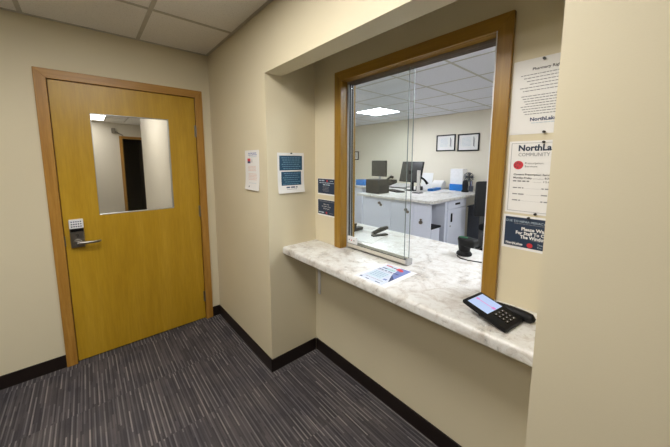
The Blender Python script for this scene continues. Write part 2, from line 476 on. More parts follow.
# ================================================================== DOOR 1
d1 = sroot('door_1', (0.312, YD, 0))
cw, cp = 0.060, 0.016
c = MB()
c.prism([(-0.206, YD, 0), (-0.146, YD, 0), (-0.146, YD, 2.018), (-0.206, YD, 2.078)], (0, -cp, 0), 'casing_v', 0.002)
c.prism([(0.830, YD, 0), (0.770, YD, 0), (0.770, YD, 2.018), (0.830, YD, 2.078)], (0, -cp, 0), 'casing_v', 0.002)
c.prism([(-0.206, YD, 2.078), (0.830, YD, 2.078), (0.770, YD, 2.018), (-0.146, YD, 2.018)], (0, -cp, 0), 'casing_h', 0.002)
c.box((OL - 0.02, YD, 0), (OL + 0.004, YD + 0.12, 2.018), 'casing_v').box((OR - 0.004, YD, 0), (OR + 0.02, YD + 0.12, 2.018), 'casing_v').box((OL - 0.02, YD, 2.018), (OR + 0.02, YD + 0.12, 2.04), 'casing_h')
c.box((OL + 0.004, YD + 0.052, 0), (OL + 0.02, YD + 0.075, 2.018), 'casing_v').box((OR - 0.02, YD + 0.052, 0), (OR - 0.004, YD + 0.075, 2.018), 'casing_v').box((OL, YD + 0.052, 2.0), (OR, YD + 0.075, 2.018), 'casing_h')
c.build('door_frame', d1)
VX0, VX1, VZ0, VZ1 = 0.059, 0.5595, 1.080, 1.8175
LX0, LX1, LZ0, LZ1 = -0.1415, 0.7665, 0.012, 2.014
l = MB(); yf, yb = YD + 0.002, YD + 0.047
l.box((LX0, yf, LZ0), (VX0, yb, LZ1), 'door').box((VX1, yf, LZ0), (LX1, yb, LZ1), 'door').box((VX0, yf, LZ0), (VX1, yb, VZ0), 'door').box((VX0, yf, VZ1), (VX1, yb, LZ1), 'door')
leaf = l.build('door_leaf', d1)
v = MB()
for (a, bb) in (((VX0, VZ0), (VX1, VZ0 + 0.004)), ((VX0, VZ1 - 0.004), (VX1, VZ1)), ((VX0, VZ0), (VX0 + 0.004, VZ1)), ((VX1 - 0.004, VZ0), (VX1, VZ1))):
    v.box((a[0], yf + 0.001, a[1]), (bb[0], yb, bb[1]), 'alu')
v.build('glazing_bead', leaf)
MB().box((VX0 + 0.004, YD + 0.012, VZ0 + 0.004), (VX1 - 0.004, YD + 0.017, VZ1 - 0.004), 'door_glass').build('glass_pane', leaf)
for z in (1.735, 1.03, 0.225):
    h = MB().cyl((0.769, YD - 0.008, z - 0.05), (0.769, YD - 0.008, z + 0.05), 0.0065, 'steel', n=12)
    h.box((0.757, YD - 0.0035, z - 0.05), (0.769, YD + 0.002, z + 0.05), 'steel')
    h.build('hinge', d1)
MB().box((-0.1455, YD - 0.0165, 0.885), (-0.139, YD + 0.001, 0.955), 'steel').build('strike_plate', d1)
# lock set
lk = MB().box((-0.114, YD - 0.024, 0.868), (-0.036, YD + 0.002, 1.004), 'steel', 0.006).build('lock_set', leaf)
kp = MB().box((-0.114, YD - 0.030, 1.006), (-0.036, YD + 0.002, 1.070), 'white_plastic', 0.004)
for i in range(5):
    for j in range(3):
        if True:
            kp.cyl((-0.099 + 0.0122 * i, YD - 0.032, 1.055 - 0.017 * j), (-0.099 + 0.0122 * i, YD - 0.029, 1.055 - 0.017 * j), 0.0045, 'ink_navy' if (i + j) % 3 else 'ink_deep', n=10)
kp.build('keypad', lk)
MB().box((-0.111, YD - 0.026, 0.982), (-0.039, YD - 0.006, 1.008), 'black_gloss', 0.003).build('keypad_gap', lk)  # black strip standing in for the dark gap below the keypad
lv = MB().cyl((-0.076, YD - 0.024, 0.905), (-0.076, YD - 0.050, 0.905), 0.024, 'steel', bev=0.003)
lv.cyl((-0.076, YD - 0.045, 0.905), (-0.076, YD - 0.066, 0.905), 0.013, 'chrome')
lv.tube([(-0.076, YD - 0.060, 0.905), (-0.05, YD - 0.064, 0.905), (0.0, YD - 0.064, 0.903), (0.035, YD - 0.062, 0.902), (0.050, YD - 0.046, 0.902)], [0.013, 0.011, 0.0095, 0.009, 0.008], 'steel', 12)
lv.build('lever_handle', lk, smooth=True)
MB().cyl((-0.076, YD - 0.023, 0.957), (-0.076, YD - 0.032, 0.957), 0.010, 'chrome', n=16).build('key_cylinder', lk)

# ================================================================== WINDOW 1
w1 = sroot('window_1', (XR, 0.91, ZC))
c = MB(); cp = 0.018
M['track'] = plain('grey anodised track', (150, 142, 136), 0.4, 0.3)
M['channel'] = plain('pale grey anodised channel', (176, 176, 178), 0.4, 0.2)
Y0, Y1, Y0i, Y1i, ZT, ZTi = 0.405, 1.4145, 0.463, 1.355, 2.037, 1.978
zb = ZC + 0.001
c.prism([(XR, Y0, zb), (XR, Y0i, zb), (XR, Y0i, ZTi), (XR, Y0, ZT)], (-cp, 0, 0), 'wcasing_v', 0.002)
c.prism([(XR, Y1, zb), (XR, Y1i, zb), (XR, Y1i, ZTi), (XR, Y1, ZT)], (-cp, 0, 0), 'wcasing_v', 0.002)
c.prism([(XR, Y0, ZT), (XR, Y1, ZT), (XR, Y1i, ZTi), (XR, Y0i, ZTi)], (-cp, 0, 0), 'wcasing_h', 0.002)
c.build('window_casing', w1)
j = MB().box((XR, WY1 - 0.008, zb), (XO + 0.001, WY1, 1.98), 'wcasing_v').box((XR, WY0, zb), (XO + 0.001, WY0 + 0.008, 1.98), 'wcasing_v').box((XR, WY0, 1.977), (XO + 0.001, WY1, WZ1), 'wcasing_h')
j.build('jamb_lining', w1)
t = MB().box((1.338, WY0 + 0.008, 1.972), (1.388, WY1 - 0.008, 1.977), 'track')
for xx in (1.338, 1.3615, 1.385): t.box((xx, WY0 + 0.008, 1.962), (xx + 0.003, WY1 - 0.008, 1.973), 'track')
t.build('head_track', w1)
t = MB()
for xx in (1.340, 1.3615, 1.383): t.box((xx, WY1 - 0.020, zb), (xx + 0.0025, WY1 - 0.008, 1.97), 'channel')
t.box((1.340, WY1 - 0.011, zb), (1.3855, WY1 - 0.008, 1.97), 'channel')
t.box((1.340, WY0 + 0.008, zb), (1.3855, WY0 + 0.018, 1.97), 'channel')
t.build('side_channel', w1)
MB().box((XR - 0.0195, Y0i - 0.0035, zb), (XR, Y0i + 0.0005, ZTi), 'white_plastic').build('edge_strip', w1)
YE1, YE2 = 0.902, 0.886
M['rail'] = plain('pale satin rail', (206, 201, 190), 0.4, 0.1)  # cream of the reflected counter put into the rail colour
t = MB().box((1.336, 0.885, zb), (1.340, WY1 - 0.022, 0.920), 'rail').box((1.336, 0.885, zb), (1.388, WY1 - 0.022, 0.894), 'rail').box((1.385, 0.885, zb), (1.389, WY1 - 0.022, 0.920), 'rail')
t.box((1.335, 0.885, 0.9195), (1.341, WY1 - 0.022, 0.922), 'dark_seal')
bt_ = t.build('bottom_track', w1)
MB().box((1.336, 0.872, zb), (1.390, 0.886, 0.921), 'alu', 0.002).box((1.344, 0.886, 0.894), (1.362, 0.900, 0.92), 'dark_seal').build('track_stop', bt_)
def pane(x, y0, name):
    p = MB().box((x - 0.003, y0, 0.905), (x + 0.003, WY1 - 0.013, 1.969), 'glass').build(name, w1)
    MB().box((x - 0.0032, y0 - 0.0012, 0.905), (x + 0.0032, y0, 1.969), 'edge').build('polished_edge', p)
    MB().box((x - 0.0045, WY1 - 0.023, 0.905), (x + 0.0045, WY1 - 0.0205, 1.969), 'dark_seal').build('edge_seal', p)
    return p
M['edge'] = plain('polished glass edge', (120, 132, 128), 0.2)
pane(1.352, YE1, 'glass_pane'); pane(1.374, YE2, 'glass_pane')
lp = MB().box((1.328, 1.250, 0.924), (1.336, 1.335, 0.972), 'white_plastic', 0.002)
for y in (1.318, 1.296, 1.274): lp.cyl((1.3260, y, 0.948), (1.329, y, 0.948), 0.004, 'ink_red' if y == 1.296 else 'ink', n=10)
lp.build('lock_plate', w1)

# ================================================================== CEILING LIGHTS
def light(x0, y0, x1, y1, lamp, label, group):
    t = thing('ceiling_light', ((x0 + x1) / 2, (y0 + y1) / 2, CZ), label, 'light', group)
    f = MB(); a = 0.022; z0, z1 = CZ - 0.012, CZ - 0.001
    f.box((x0, y0, z0), (x1, y0 + a, z1), 'white_plastic').box((x0, y1 - a, z0), (x1, y1, z1), 'white_plastic').box((x0, y0 + a, z0), (x0 + a, y1 - a, z1), 'white_plastic').box((x1 - a, y0 + a, z0), (x1, y1 - a, z1), 'white_plastic')
    f.build('frame', t)
    MB().box((x0 + a, y0 + a, CZ - 0.009), (x1 - a, y1 - a, CZ - 0.004), lamp).build('diffuser', t)
light(-0.228, 0.255, 0.382, 1.475, 'lamp_main', 'large lit white ceiling panel over the waiting area in front of the counter window', None)
light(-1.448, 0.255, -0.838, 1.475, 'lamp_fill', 'added white fill panel on the ceiling over the left side of the waiting area', None)  # unseen panel added as fill for the door wall and right wall
light(2.10, -0.465, 2.715, 0.145, 'lamp_office', 'added square ceiling panel inside the office, unseen, near the right end of the worktop', None)  # unseen panel added to brighten the office
light(1.485, 3.195, 2.10, 3.805, 'lamp_office', 'added square ceiling panel at the near left of the office, out of the window view', None)  # added out of view to light the cabinet fronts
light(3.945, 3.195, 4.56, 3.805, 'lamp_office', 'bright square ceiling panel in the office seen through the left glass pane', None)
light(3.33, -0.465, 3.945, 0.145, 'lamp_office', 'added square ceiling panel at the office end hidden behind the window wall', None)  # extra hidden panel, added to raise the office brightness
light(-0.18, 7.15, 0.42, 8.05, 'lamp_corridor', 'bright ceiling panel seen at the upper left through the door glass', None)
light(-0.18, 4.0, 0.42, 5.2, 'lamp_corridor', 'added unseen ceiling panel midway along the corridor behind the door', None)  # added above the glass view to light the white corridor wall

# ================================================================== COUNTERS
prof = []
x0, x1, z1, z0 = 1.0046, XR - 0.001, ZC, 0.838
r = 0.016
pts = [(x1, YP + 0.002, z0), (x1, YP + 0.002, z1)]
for k in range(0, 6):
    a = math.pi / 2 + (math.pi / 2) * k / 5
    pts.append((x0 + r + r * math.cos(a), YP + 0.002, z1 - r + r * math.sin(a)))
for k in range(0, 4):
    a = math.pi + (math.pi / 2) * k / 3
    pts.append((x0 + 0.006 + 0.006 * math.cos(a), YP + 0.002, z0 + 0.006 + 0.006 * math.sin(a)))
ct = MB().prism(pts, (0, YA - YP - 0.004, 0), 'laminate').build('service_counter')
for f in ct.data.polygons: f.use_smooth = True
ct.data.set_sharp_from_angle(angle=math.radians(30))
tag(ct, 'long granite patterned service shelf sticking out below the window in the recess', 'counter')
P = [(XR + 0.0006, WY0 + 0.010), (XR + 0.0006, WY1 - 0.010), (XO + 0.002, WY1 - 0.010), (XO + 0.002, 2.45), (1.93, 2.45), (1.955, 2.42), (1.955, -0.3), (XO + 0.002, -0.3), (XO + 0.002, WY0 + 0.010)]
wt = MB().prism([(a, bb, 0.847) for a, bb in P], (0, 0, ZC - 0.847), 'laminate', 0.002).build('worktop')
tag(wt, 'granite patterned worktop on the office side of the window, holding the scanner and stapler', 'worktop')
bk = MB()
bk.box((XR - 0.006, 1.585, 0.47), (XR - 0.0008, 1.612, 0.836), 'white_plastic', 0.001)
bk.prism([(XR - 0.006, 1.592, 0.836), (XR - 0.22, 1.592, 0.836), (XR - 0.22, 1.592, 0.828), (XR - 0.10, 1.592, 0.80), (XR - 0.03, 1.592, 0.72), (XR - 0.006, 1.592, 0.62)], (0, 0.012, 0), 'white_plastic', 0.001)
tag(bk.build('shelf_bracket'), 'white angled metal bracket under the left end of the service shelf', 'bracket')
for ya, lab in ((2.40, 'white end panel under the far left end of the office worktop'), (-0.28, 'white end panel under the right end of the office worktop')):
    tag(MB().box((XO + 0.003, ya, 0), (1.93, ya + 0.03, 0.846), 'white_lam').build('support_panel'), lab, 'panel')

# ================================================================== PAPERS ON THE WALLS
def wall_x(x, y, z): return ((x, y, z), (0, -1, 0), (0, 0, 1), (-1, 0, 0))     # on a wall facing -x; u runs to -y
def wall_y(y, x, z): return ((x, y, z), (1, 0, 0), (0, 0, 1), (0, -1, 0))
G = 0.0006
# A: letter sheet beside the recess on the right wall, curling at its foot
s = MB(wall_x(XW - G, 1.966, 1.272))
s.sheet(0.216, 0.279, 'paper', 0.0008, 8, 12)
s.words(0.055, 0.185, 0.255, 0.006, 'ink_blue').words(0.055, 0.185, 0.243, 0.006, 'ink_blue').words(0.065, 0.18, 0.231, 0.005, 'ink_light')
s.rect(0.040, 0.188, 0.085, 0.203, 'ink_deep').rect(0.040, 0.203, 0.085, 0.222, 'ink_red').words(0.092, 0.118, 0.208, 0.004, 'ink_soft').words(0.092, 0.118, 0.196, 0.004, 'ink_soft')
for k in range(4): s.words(0.05, 0.17, 0.165 - 0.010 * k, 0.004, 'ink_peach')
for k in range(5): s.words(0.05, 0.18, 0.112 - 0.010 * k, 0.004, 'ink_peach')
s.words(0.06, 0.17, 0.048, 0.003, 'ink_light').poly([(0.058, 0.026), (0.075, 0.030), (0.066, 0.014)], 'ink')
def curlA(p):
    k = max(0.0, 1 - p.y / 0.12); return (p.x, p.y, p.z + 0.010 * k * k)
s.warp(curlA)
tag(s.build('paper_notice'), 'white printed sheet curling off the wall between the door and the recess', 'paper')

# B: sheet with two navy panels on the side of the recess
s = MB(wall_y(YA - G, 0.977, 1.257))
s.sheet(0.216, 0.274, 'paper', 0.0008, 6, 10)
s.rect(0.015, 0.155, 0.200, 0.254, 'ink_navy2').rect(0.028, 0.052, 0.190, 0.146, 'ink_navy2')
for k in range(6): s.words(0.032 + 0.006 * (k % 3), 0.185 - 0.007 * (k % 2), 0.237 - 0.0145 * k, 0.0048, 'ink_teal')
for k in range(6): s.words(0.040 + 0.008 * ((k + 1) % 3), 0.178 - 0.012 * (k % 2), 0.132 - 0.0145 * k, 0.0042, 'ink_teal')
s.words(0.065, 0.155, 0.034, 0.009, 'ink_deep').words(0.07, 0.15, 0.024, 0.003, 'ink_soft')
s.warp(lambda p: (p.x, p.y, p.z + 0.010 * max(0.0, 1 - p.y / 0.1) ** 2))
tag(s.build('paper_notice'), 'white sheet with two navy text panels on the side wall of the recess', 'paper')

# C, D: two navy half sheets left of the window
for (z, hh, lab, top) in ((1.234, 0.118, 'upper of two small navy notices just left of the window frame', True), (1.083, 0.118, 'lower of two small navy notices just left of the window frame', False)):
    s = MB(wall_x(XR - G, 1.613, z))
    s.sheet(0.192, hh, 'paper', 0.0008, 4, 4).rect(0.003, 0.010, 0.189, hh - 0.003, 'ink_navy')
    if top:
        s.words(0.02, 0.075, 0.098, 0.008, 'ink_light').disc(0.105, 0.101, 0.008, 'ink_red').words(0.135, 0.17, 0.099, 0.004, 'ink_light')
        s.words(0.02, 0.175, 0.084, 0.0045, 'ink_light').words(0.06, 0.14, 0.070, 0.006, 'ink_light')
        for k in range(4): s.words(0.055 + 0.006 * (k % 2), 0.125, 0.056 - 0.010 * k, 0.004, 'ink_soft')
    else:
        s.words(0.02, 0.175, 0.102, 0.0045, 'ink_soft')
        s.text('Please Wait', 0.096, 0.080, 0.013, 'paper', 'CENTER').text('For Staff To Open', 0.096, 0.064, 0.013, 'paper', 'CENTER').text('The Window', 0.096, 0.048, 0.013, 'paper', 'CENTER')
        s.words(0.012, 0.070, 0.020, 0.007, 'ink_light').disc(0.098, 0.024, 0.008, 'ink_red').words(0.13, 0.17, 0.022, 0.004, 'ink_soft')
    tag(s.build('notice_card'), lab, 'notice', 'small navy notices left of the window')

# E: rights sheet, top of the three right of the window
s = MB(wall_x(XR - G, 0.3995, 1.573))
s.sheet(0.216, 0.274, 'paper', 0.0008, 4, 4)
s.text('Pharmacy Rights', 0.108, 0.232, 0.0130, 'ink', 'CENTER', bold=0.0003, fit=0.093)
rr = random.Random(3)
for k in range(6): s.words(0.026 + 0.010 * (k % 4), 0.190 - 0.010 * (k % 3), 0.216 - 0.0115 * k, 0.0026, 'ink_soft', rnd=rr)
for k in range(8): s.words(0.032 + 0.005 * (k % 4), 0.185 - 0.006 * (k % 3), 0.139 - 0.0095 * k, 0.0026, 'ink_soft', rnd=rr)
s.text('NorthLakes', 0.109, 0.048, 0.0180, 'ink_deep', 'CENTER', bold=0.0006, fit=0.088).words(0.07, 0.17, 0.039, 0.0025, 'ink_light', rnd=rr)
tag(s.build('paper_notice'), 'white sheet of small grey text pinned topmost right of the window', 'paper')

# F: framed price sheet
s = MB(wall_x(XR - G, 0.3955, 1.268))
s.sheet(0.216, 0.280, 'paper', 0.0008, 4, 4)
fr = 0.008; q = 0.0012
for (u0, v0, u1, v1) in ((fr, fr, 0.216 - fr, fr + q), (fr, 0.280 - fr - q, 0.216 - fr, 0.280 - fr), (fr, fr, fr + q, 0.280 - fr), (0.216 - fr - q, fr, 0.216 - fr, 0.280 - fr)):
    s.rect(u0, v0, u1, v1, 'ink_soft', n=1)
s.text('NorthLakes', 0.031, 0.243, 0.031, 'ink_navy', bold=0.0012, fit=0.143)
s.text('COMMUNITY CLINIC', 0.032, 0.222, 0.0185, 'ink_soft', fit=0.155)
s.disc(0.035, 0.188, 0.0165, 'ink_red')
for k in range(5):
    a = 0.6 + k * 1.05
    s.rect(0.031 + 0.008 * math.cos(a), 0.186 + 0.008 * math.sin(a), 0.035 + 0.008 * math.cos(a), 0.190 + 0.008 * math.sin(a), 'ink', 0.0018, 1)
s.text('Prescription', 0.056, 0.192, 0.0100, 'ink', fit=0.057).text('Services', 0.056, 0.180, 0.0100, 'ink', fit=0.040)
s.text('Contact Prescription Services', 0.021, 0.149, 0.0095, 'ink', bold=0.0002, fit=0.128)
s.text('Monday-Friday ............... 8:30', 0.021, 0.136, 0.0095, 'ink', bold=0.0002, fit=0.118)
s.words(0.021, 0.082, 0.124, 0.0045, 'ink_soft', rnd=rr).text('......... 12:0', 0.086, 0.123, 0.0095, 'ink', fit=0.053)
for k, n in enumerate((0.058, 0.064, 0.050)):
    z = 0.098 - 0.0245 * k
    s.words(0.022, n, z, 0.0040, 'ink_soft', rnd=rr).text('............................', n + 0.003, z, 0.0095, 'ink_soft', fit=0.110 - n).words(0.115, 0.138, z, 0.0040, 'ink_soft', rnd=rr)
tag(s.build('price_notice'), 'bordered white price sheet with a red emblem, middle of three right of the window', 'paper')

# G: navy please wait card
s = MB(wall_x(XR - G, 0.3985, 1.123))
s.sheet(0.216, 0.136, 'paper', 0.0008, 4, 4).rect(0.008, 0.010, 0.208, 0.128, 'ink_navy')
s.text('DUE TO HIPAA PRIVACY', 0.010, 0.108, 0.0125, 'ink_light', fit=0.130).words(0.040, 0.17, 0.102, 0.0025, 'ink_soft', rnd=rr)
s.text('Please Wait', 0.106, 0.078, 0.0180, 'paper', 'CENTER', bold=0.0006, fit=0.083).text('For Staff To Open', 0.106, 0.0615, 0.0180, 'paper', 'CENTER', bold=0.0006, fit=0.118).text('The Window', 0.106, 0.046, 0.0180, 'paper', 'CENTER', bold=0.0006, fit=0.088)
s.words(0.10, 0.14, 0.042, 0.0025, 'ink_soft', rnd=rr)
s.text('NorthLakes', 0.014, 0.018, 0.0125, 'paper', bold=0.0004, fit=0.058).words(0.015, 0.07, 0.0135, 0.002, 'ink_soft', rnd=rr).disc(0.096, 0.022, 0.0095, 'ink_red').text('Thank', 0.12, 0.027, 0.009, 'ink_light').text('You', 0.12, 0.017, 0.009, 'ink_light')
tag(s.build('notice_card'), 'navy card asking to wait for staff, lowest of three right of the window', 'notice')

# push pins holding the papers
def pin(loc, nrm, label):
    n = Vector(nrm); p = Vector(loc)
    m = MB().cyl(p + n * 0.0016, p + n * 0.006, 0.0045, 'pin', n=12).cyl(p + n * 0.006, p + n * 0.012, 0.003, 'pin', 0.0045, n=12)
    tag(m.build('push_pin', smooth=True), label, 'push pin', 'dark push pins in the wall notices')
pin((XR, 0.304, 1.838), (-1, 0, 0), 'dark push pin at the top edge of the small text sheet')
pin((XR, 0.287, 1.578), (-1, 0, 0), 'dark push pin at the bottom edge of the small text sheet')
pin((XR, 0.285, 1.541), (-1, 0, 0), 'dark push pin at the top edge of the bordered price sheet')
pin((XR, 0.292, 1.271), (-1, 0, 0), 'dark push pin at the bottom edge of the bordered price sheet')
pin((XR, 0.312, 1.253), (-1, 0, 0), 'dark push pin at the top edge of the navy waiting card')
pin((1.085, YA, 1.527), (0, -1, 0), 'dark push pin at the top of the sheet with two navy panels')

# ================================================================== ON THE SERVICE SHELF
# flyer, read from the waiting side: u -> -y, v -> +x
s = MB(((1.020, 0.978, ZC + 0.0006), (0, -1, 0), (1, 0, 0), (0, 0, 1)))
s.sheet(0.200, 0.272, 'paper', 0.0006, 2, 2).rect(0.018, 0.014, 0.170, 0.262, 'flyer_bg', 0.0008, 1)
s.poly([(0.105, 0.262), (0.170, 0.262), (0.170, 0.110), (0.128, 0.150)], 'ink_blue').poly([(0.170, 0.110), (0.170, 0.060), (0.128, 0.150)], 'ink_deep')
s.rect(0.026, 0.236, 0.064, 0.248, 'ink_red').rect(0.064, 0.232, 0.100, 0.240, 'ink').rect(0.100, 0.220, 0.128, 0.250, 'ink_red', 0.0015).disc(0.132, 0.226, 0.012, 'ink_red')
s.rect(0.030, 0.196, 0.060, 0.206, 'ink_deep').rect(0.060, 0.188, 0.112, 0.214, 'ink_aqua').words(0.065, 0.11, 0.198, 0.004, 'ink_soft')
s.words(0.022, 0.165, 0.170, 0.008, 'ink_deep').words(0.026, 0.150, 0.158, 0.004, 'ink_soft')
s.rect(0.030, 0.065, 0.118, 0.148, 'aqua_pale', 0.0009)
for k in range(4): s.words(0.035, 0.115, 0.135 - 0.018 * k, 0.004, 'ink_blue')
s.rect(0.130, 0.070, 0.150, 0.086, 'ink_blue').rect(0.020, 0.020, 0.034, 0.032, 'ink_deep').words(0.06, 0.085, 0.020, 0.006, 'ink_deep').words(0.12, 0.150, 0.022, 0.006, 'ink_deep')
s.words(0.04, 0.15, 0.046, 0.004, 'ink_soft')
tag(s.build('flyer'), 'blue and red printed flyer lying on the service shelf before the glass', 'flyer')

# card terminal
TA = -0.15
tr = thing('card_terminal', (1.125, 0.362, ZC), 'black card payment terminal with a lit screen at the right end of the shelf', 'card terminal')
TM = Matrix.Translation((1.125, 0.362, ZC)) @ Matrix.Rotation(TA, 4, 'Z')
# local: +x = width (towards the wall), -y = towards the keypad end
hl, hw = 0.080, 0.064
zl, zr = 0.056, 0.019
def zt(y): return zr + (zl - zr) * (y + hl) / (2 * hl)
def tpart(mb, name, par, smooth=False):
    o = mb.build(name, None, TM, smooth); o.parent = par; o.location = -world_loc(par); return o
b = MB().prism([(-hw, -hl, 0.001), (-hw, -hl + 0.02, 0.004), (-hw, hl, zl - 0.013), (-hw, hl, zl), (-hw, -hl, zr)], (2 * hw, 0, 0), 'black', 0.004, 2)
b.prism([(-hw + 0.035, -hl + 0.035, 0.001), (-hw + 0.035, hl - 0.045, 0.001), (-hw + 0.035, hl - 0.045, zl - 0.022), (-hw + 0.035, -hl + 0.03, 0.010)], (2 * hw - 0.055, 0, 0), 'black', 0.003)
body = tpart(b, 'body', tr, True)
def slab(mb, xa, xb, ya, yb2, h0, h1, m):
    v = []
    for (x, y) in ((xa, ya), (xb, ya), (xb, yb2), (xa, yb2)): v.append((x, y, zt(y) + h0))
    mb.prism(v, (0, 0, h1 - h0), m)
s = MB(); slab(s, -0.050, 0.050, -0.010, 0.066, -0.001, 0.0012, 'screen'); scr = tpart(s, 'screen', tr)
s = MB()
slab(s, 0.000, 0.004, -0.008, 0.062, 0.0012, 0.0016, 'screen_pink')
slab(s, -0.004, 0.011, -0.009, 0.002, 0.0013, 0.0017, 'screen_pink'); slab(s, -0.004, 0.009, 0.052, 0.062, 0.0013, 0.0017, 'screen_pink')
tpart(s, 'screen_text', scr)
for i in range(3):
    for j in range(4):
        k = MB(); x = -0.022 + 0.022 * i; y = -0.026 - 0.013 * j
        slab(k, x - 0.008, x + 0.008, y - 0.0045, y + 0.0045, -0.001, 0.0025, 'black_gloss'); slab(k, x - 0.0018, x + 0.0018, y - 0.0013, y + 0.0013, 0.0024, 0.003, 'keys')
        kk = tpart(k, 'key', tr)
a = MB().tube([(0.070, 0.020, 0.022), (0.074, -0.03, 0.022), (0.078, -0.075, 0.020), (0.082, -0.098, 0.018), (0.084, -0.108, 0.015)], [0.014, 0.018, 0.019, 0.017, 0.006], 'black', 14)
tpart(a, 'stylus_holder', tr, True)

# ================================================================== ON THE OFFICE WORKTOP
sc = thing('barcode_scanner', (1.775, 0.750, ZC), 'black barcode scanner with a green lamp standing on the worktop by the window frame', 'scanner')
MB().lathe((1.775, 0.750), [(0.040, ZC + 0.001), (0.045, ZC + 0.006), (0.044, ZC + 0.016), (0.034, ZC + 0.028)], 'black').build('base', sc, smooth=True)
hb = MB().lathe((1.775, 0.750), [(0.030, ZC + 0.026), (0.034, ZC + 0.045), (0.038, ZC + 0.075), (0.041, ZC + 0.104), (0.038, ZC + 0.113), (0.02, ZC + 0.1165)], 'black')
hb.box((1.735, 0.680, ZC + 0.062), (1.815, 0.760, ZC + 0.112), 'black', 0.014, 3)
hb.build('head', sc, smooth=True)
MB().prism([(1.752, 0.728, ZC + 0.115), (1.770, 0.728, ZC + 0.115), (1.770, 0.776, ZC + 0.115), (1.752, 0.776, ZC + 0.115)], (0, 0, 0.004), 'green_led', 0.001).build('lamp', sc)
MB().tube([(1.745, 0.770, ZC + 0.006), (1.715, 0.765, ZC + 0.004), (1.69, 0.735, ZC + 0.004), (1.685, 0.69, ZC + 0.004), (1.70, 0.64, ZC + 0.004), (1.73, 0.58, ZC + 0.004), (1.77, 0.50, ZC + 0.004)], 0.003, 'black').build('cable', sc, smooth=True)

st = thing('stapler', (1.72, 1.42, ZC), 'open black stapler on the worktop behind the left glass pane', 'stapler')
MS = Matrix.Translation((1.735, 1.390, ZC)) @ Matrix.Rotation(-0.30, 4, 'Z') @ Matrix.Diagonal((0.8, 1, 1, 1))
def spart(mb, name, par, MS=MS, smooth=True):
    o = mb.build(name, None, MS, smooth); o.parent = par; o.location = -world_loc(par); return o
spart(MB().box((-0.085, -0.02, 0.001), (0.09, 0.02, 0.014), 'black', 0.005), 'base', st)
spart(MB().prism([(-0.080, -0.017, 0.016), (0.095, -0.017, 0.052), (0.095, -0.017, 0.072), (0.02, -0.017, 0.066), (-0.080, -0.017, 0.036)], (0, 0.034, 0), 'black', 0.005), 'arm', st)
spart(MB().box((-0.082, -0.014, 0.010), (-0.062, 0.014, 0.034), 'steel', 0.003), 'hinge_block', st)

def loose_sheet(cx, cy, z, a, w, h, label, t=0.0012, mat='paper'):
    m = MB().box((-w / 2, -h / 2, 0.0006), (w / 2, h / 2, 0.0006 + t), mat)
    tag(m.build('paper_sheet', mat=Matrix.Translation((cx, cy, z)) @ Matrix.Rotation(a, 4, 'Z')), label, 'paper')
loose_sheet(1.60, 1.45, ZC, 0.25, 0.216, 0.279, 'white sheet lying flat on the worktop behind the glass, beside the stapler', 0.003)
cl = MB().prism([(1.60, 1.585, ZC + 0.006), (1.66, 1.585, ZC + 0.006), (1.69, 1.585, ZC + 0.075), (1.66, 1.585, ZC + 0.075)], (0, 0.012, 0), 'black', 0.002).prism([(1.60, 1.60, ZC + 0.005), (1.78, 1.60, ZC + 0.005), (1.78, 1.60, ZC + 0.030), (1.62, 1.60, ZC + 0.030)], (0, 0.05, 0), 'charcoal', 0.002)
tag(cl.build('tape_dispenser'), 'small dark desk tool on the worktop at the left edge of the glass', 'desk tool')

# ================================================================== OFFICE DESK UNITS
DX, DY0, DY1 = 3.63, 2.005, 3.42
P = [(DX + 0.03, DY0), (DX, DY0 + 0.03), (DX, DY1), (4.70, DY1), (4.70, 5.25), (XB - 0.002, 5.25), (XB - 0.002, 2.24), (5.05, DY0)]
dk = MB().prism([(a, bb, ZDK - 0.04) for a, bb in P], (0, 0, 0.04), 'laminate', 0.004).build('office_counter')
tag(dk, 'pale granite patterned desk top over the white office cabinets, holding the monitors', 'counter')
ZU = ZDK - 0.041
def cab(name, label, loc): return thing(name, loc, label, 'cabinet', 'white office cabinets')
# front cabinets (doors face -x)
def front_cab(ya, yb2, label, latch):
    t = cab('base_cabinet', label, (3.95, (ya + yb2) / 2, 0))
    MB().box((3.70, ya, 0.0), (4.12, yb2, ZU), 'white_lam').build('carcass', t)
    d = MB().box((3.680, ya + 0.002, 0.08), (3.699, yb2 - 0.002, ZU - 0.004), 'white_lam', 0.002).build('door', t)
    y, z = latch
    MB().cyl((3.681, y, z), (3.655, y, z), 0.022, 'brass', n=14).cyl((3.681, y - 0.03, z - 0.03), (3.665, y - 0.03, z - 0.03), 0.022, 'brass', n=14).build('latch', d, smooth=True)
front_cab(2.730, 3.330, 'leftmost white cabinet under the desk front, with a door latch near the top', (2.955, 0.79))
front_cab(2.320, 2.728, 'middle white cabinet under the desk front, seen past the glass pane edges', (2.445, 0.74))
# corner cabinet with an open side bay facing -y
t = cab('corner_cabinet', 'white corner cabinet with an open side bay and dark shelf under the desk', (3.9, 2.2, 0))
c = MB().box((3.70, 2.30, 0), (4.10, 2.318, ZU), 'grey_lam').box((4.085, 2.04, 0), (4.135, 2.318, ZU), 'white_lam').box((3.70, 2.04, ZU - 0.018), (4.085, 2.30, ZU), 'white_lam').box((3.72, 2.04, 0), (4.085, 2.30, 0.02), 'grey_lam')
c.box((3.72, 2.045, 0.02), (3.95, 2.06, 0.49), 'white_lam')
c.build('carcass', t)
MB().box((3.72, 2.05, 0.49), (4.00, 2.30, 0.515), 'black').build('shelf', t)
d = MB().box((3.680, 2.04, 0.0), (3.699, 2.318, ZU - 0.004), 'white_lam', 0.002).build('door', t)
MB().cyl((3.681, 2.19, 0.585), (3.660, 2.19, 0.585), 0.026, 'brass', n=14).cyl((3.681, 2.19, 0.625), (3.664, 2.19, 0.625), 0.014, 'brass', n=14).build('latch', d, smooth=True)
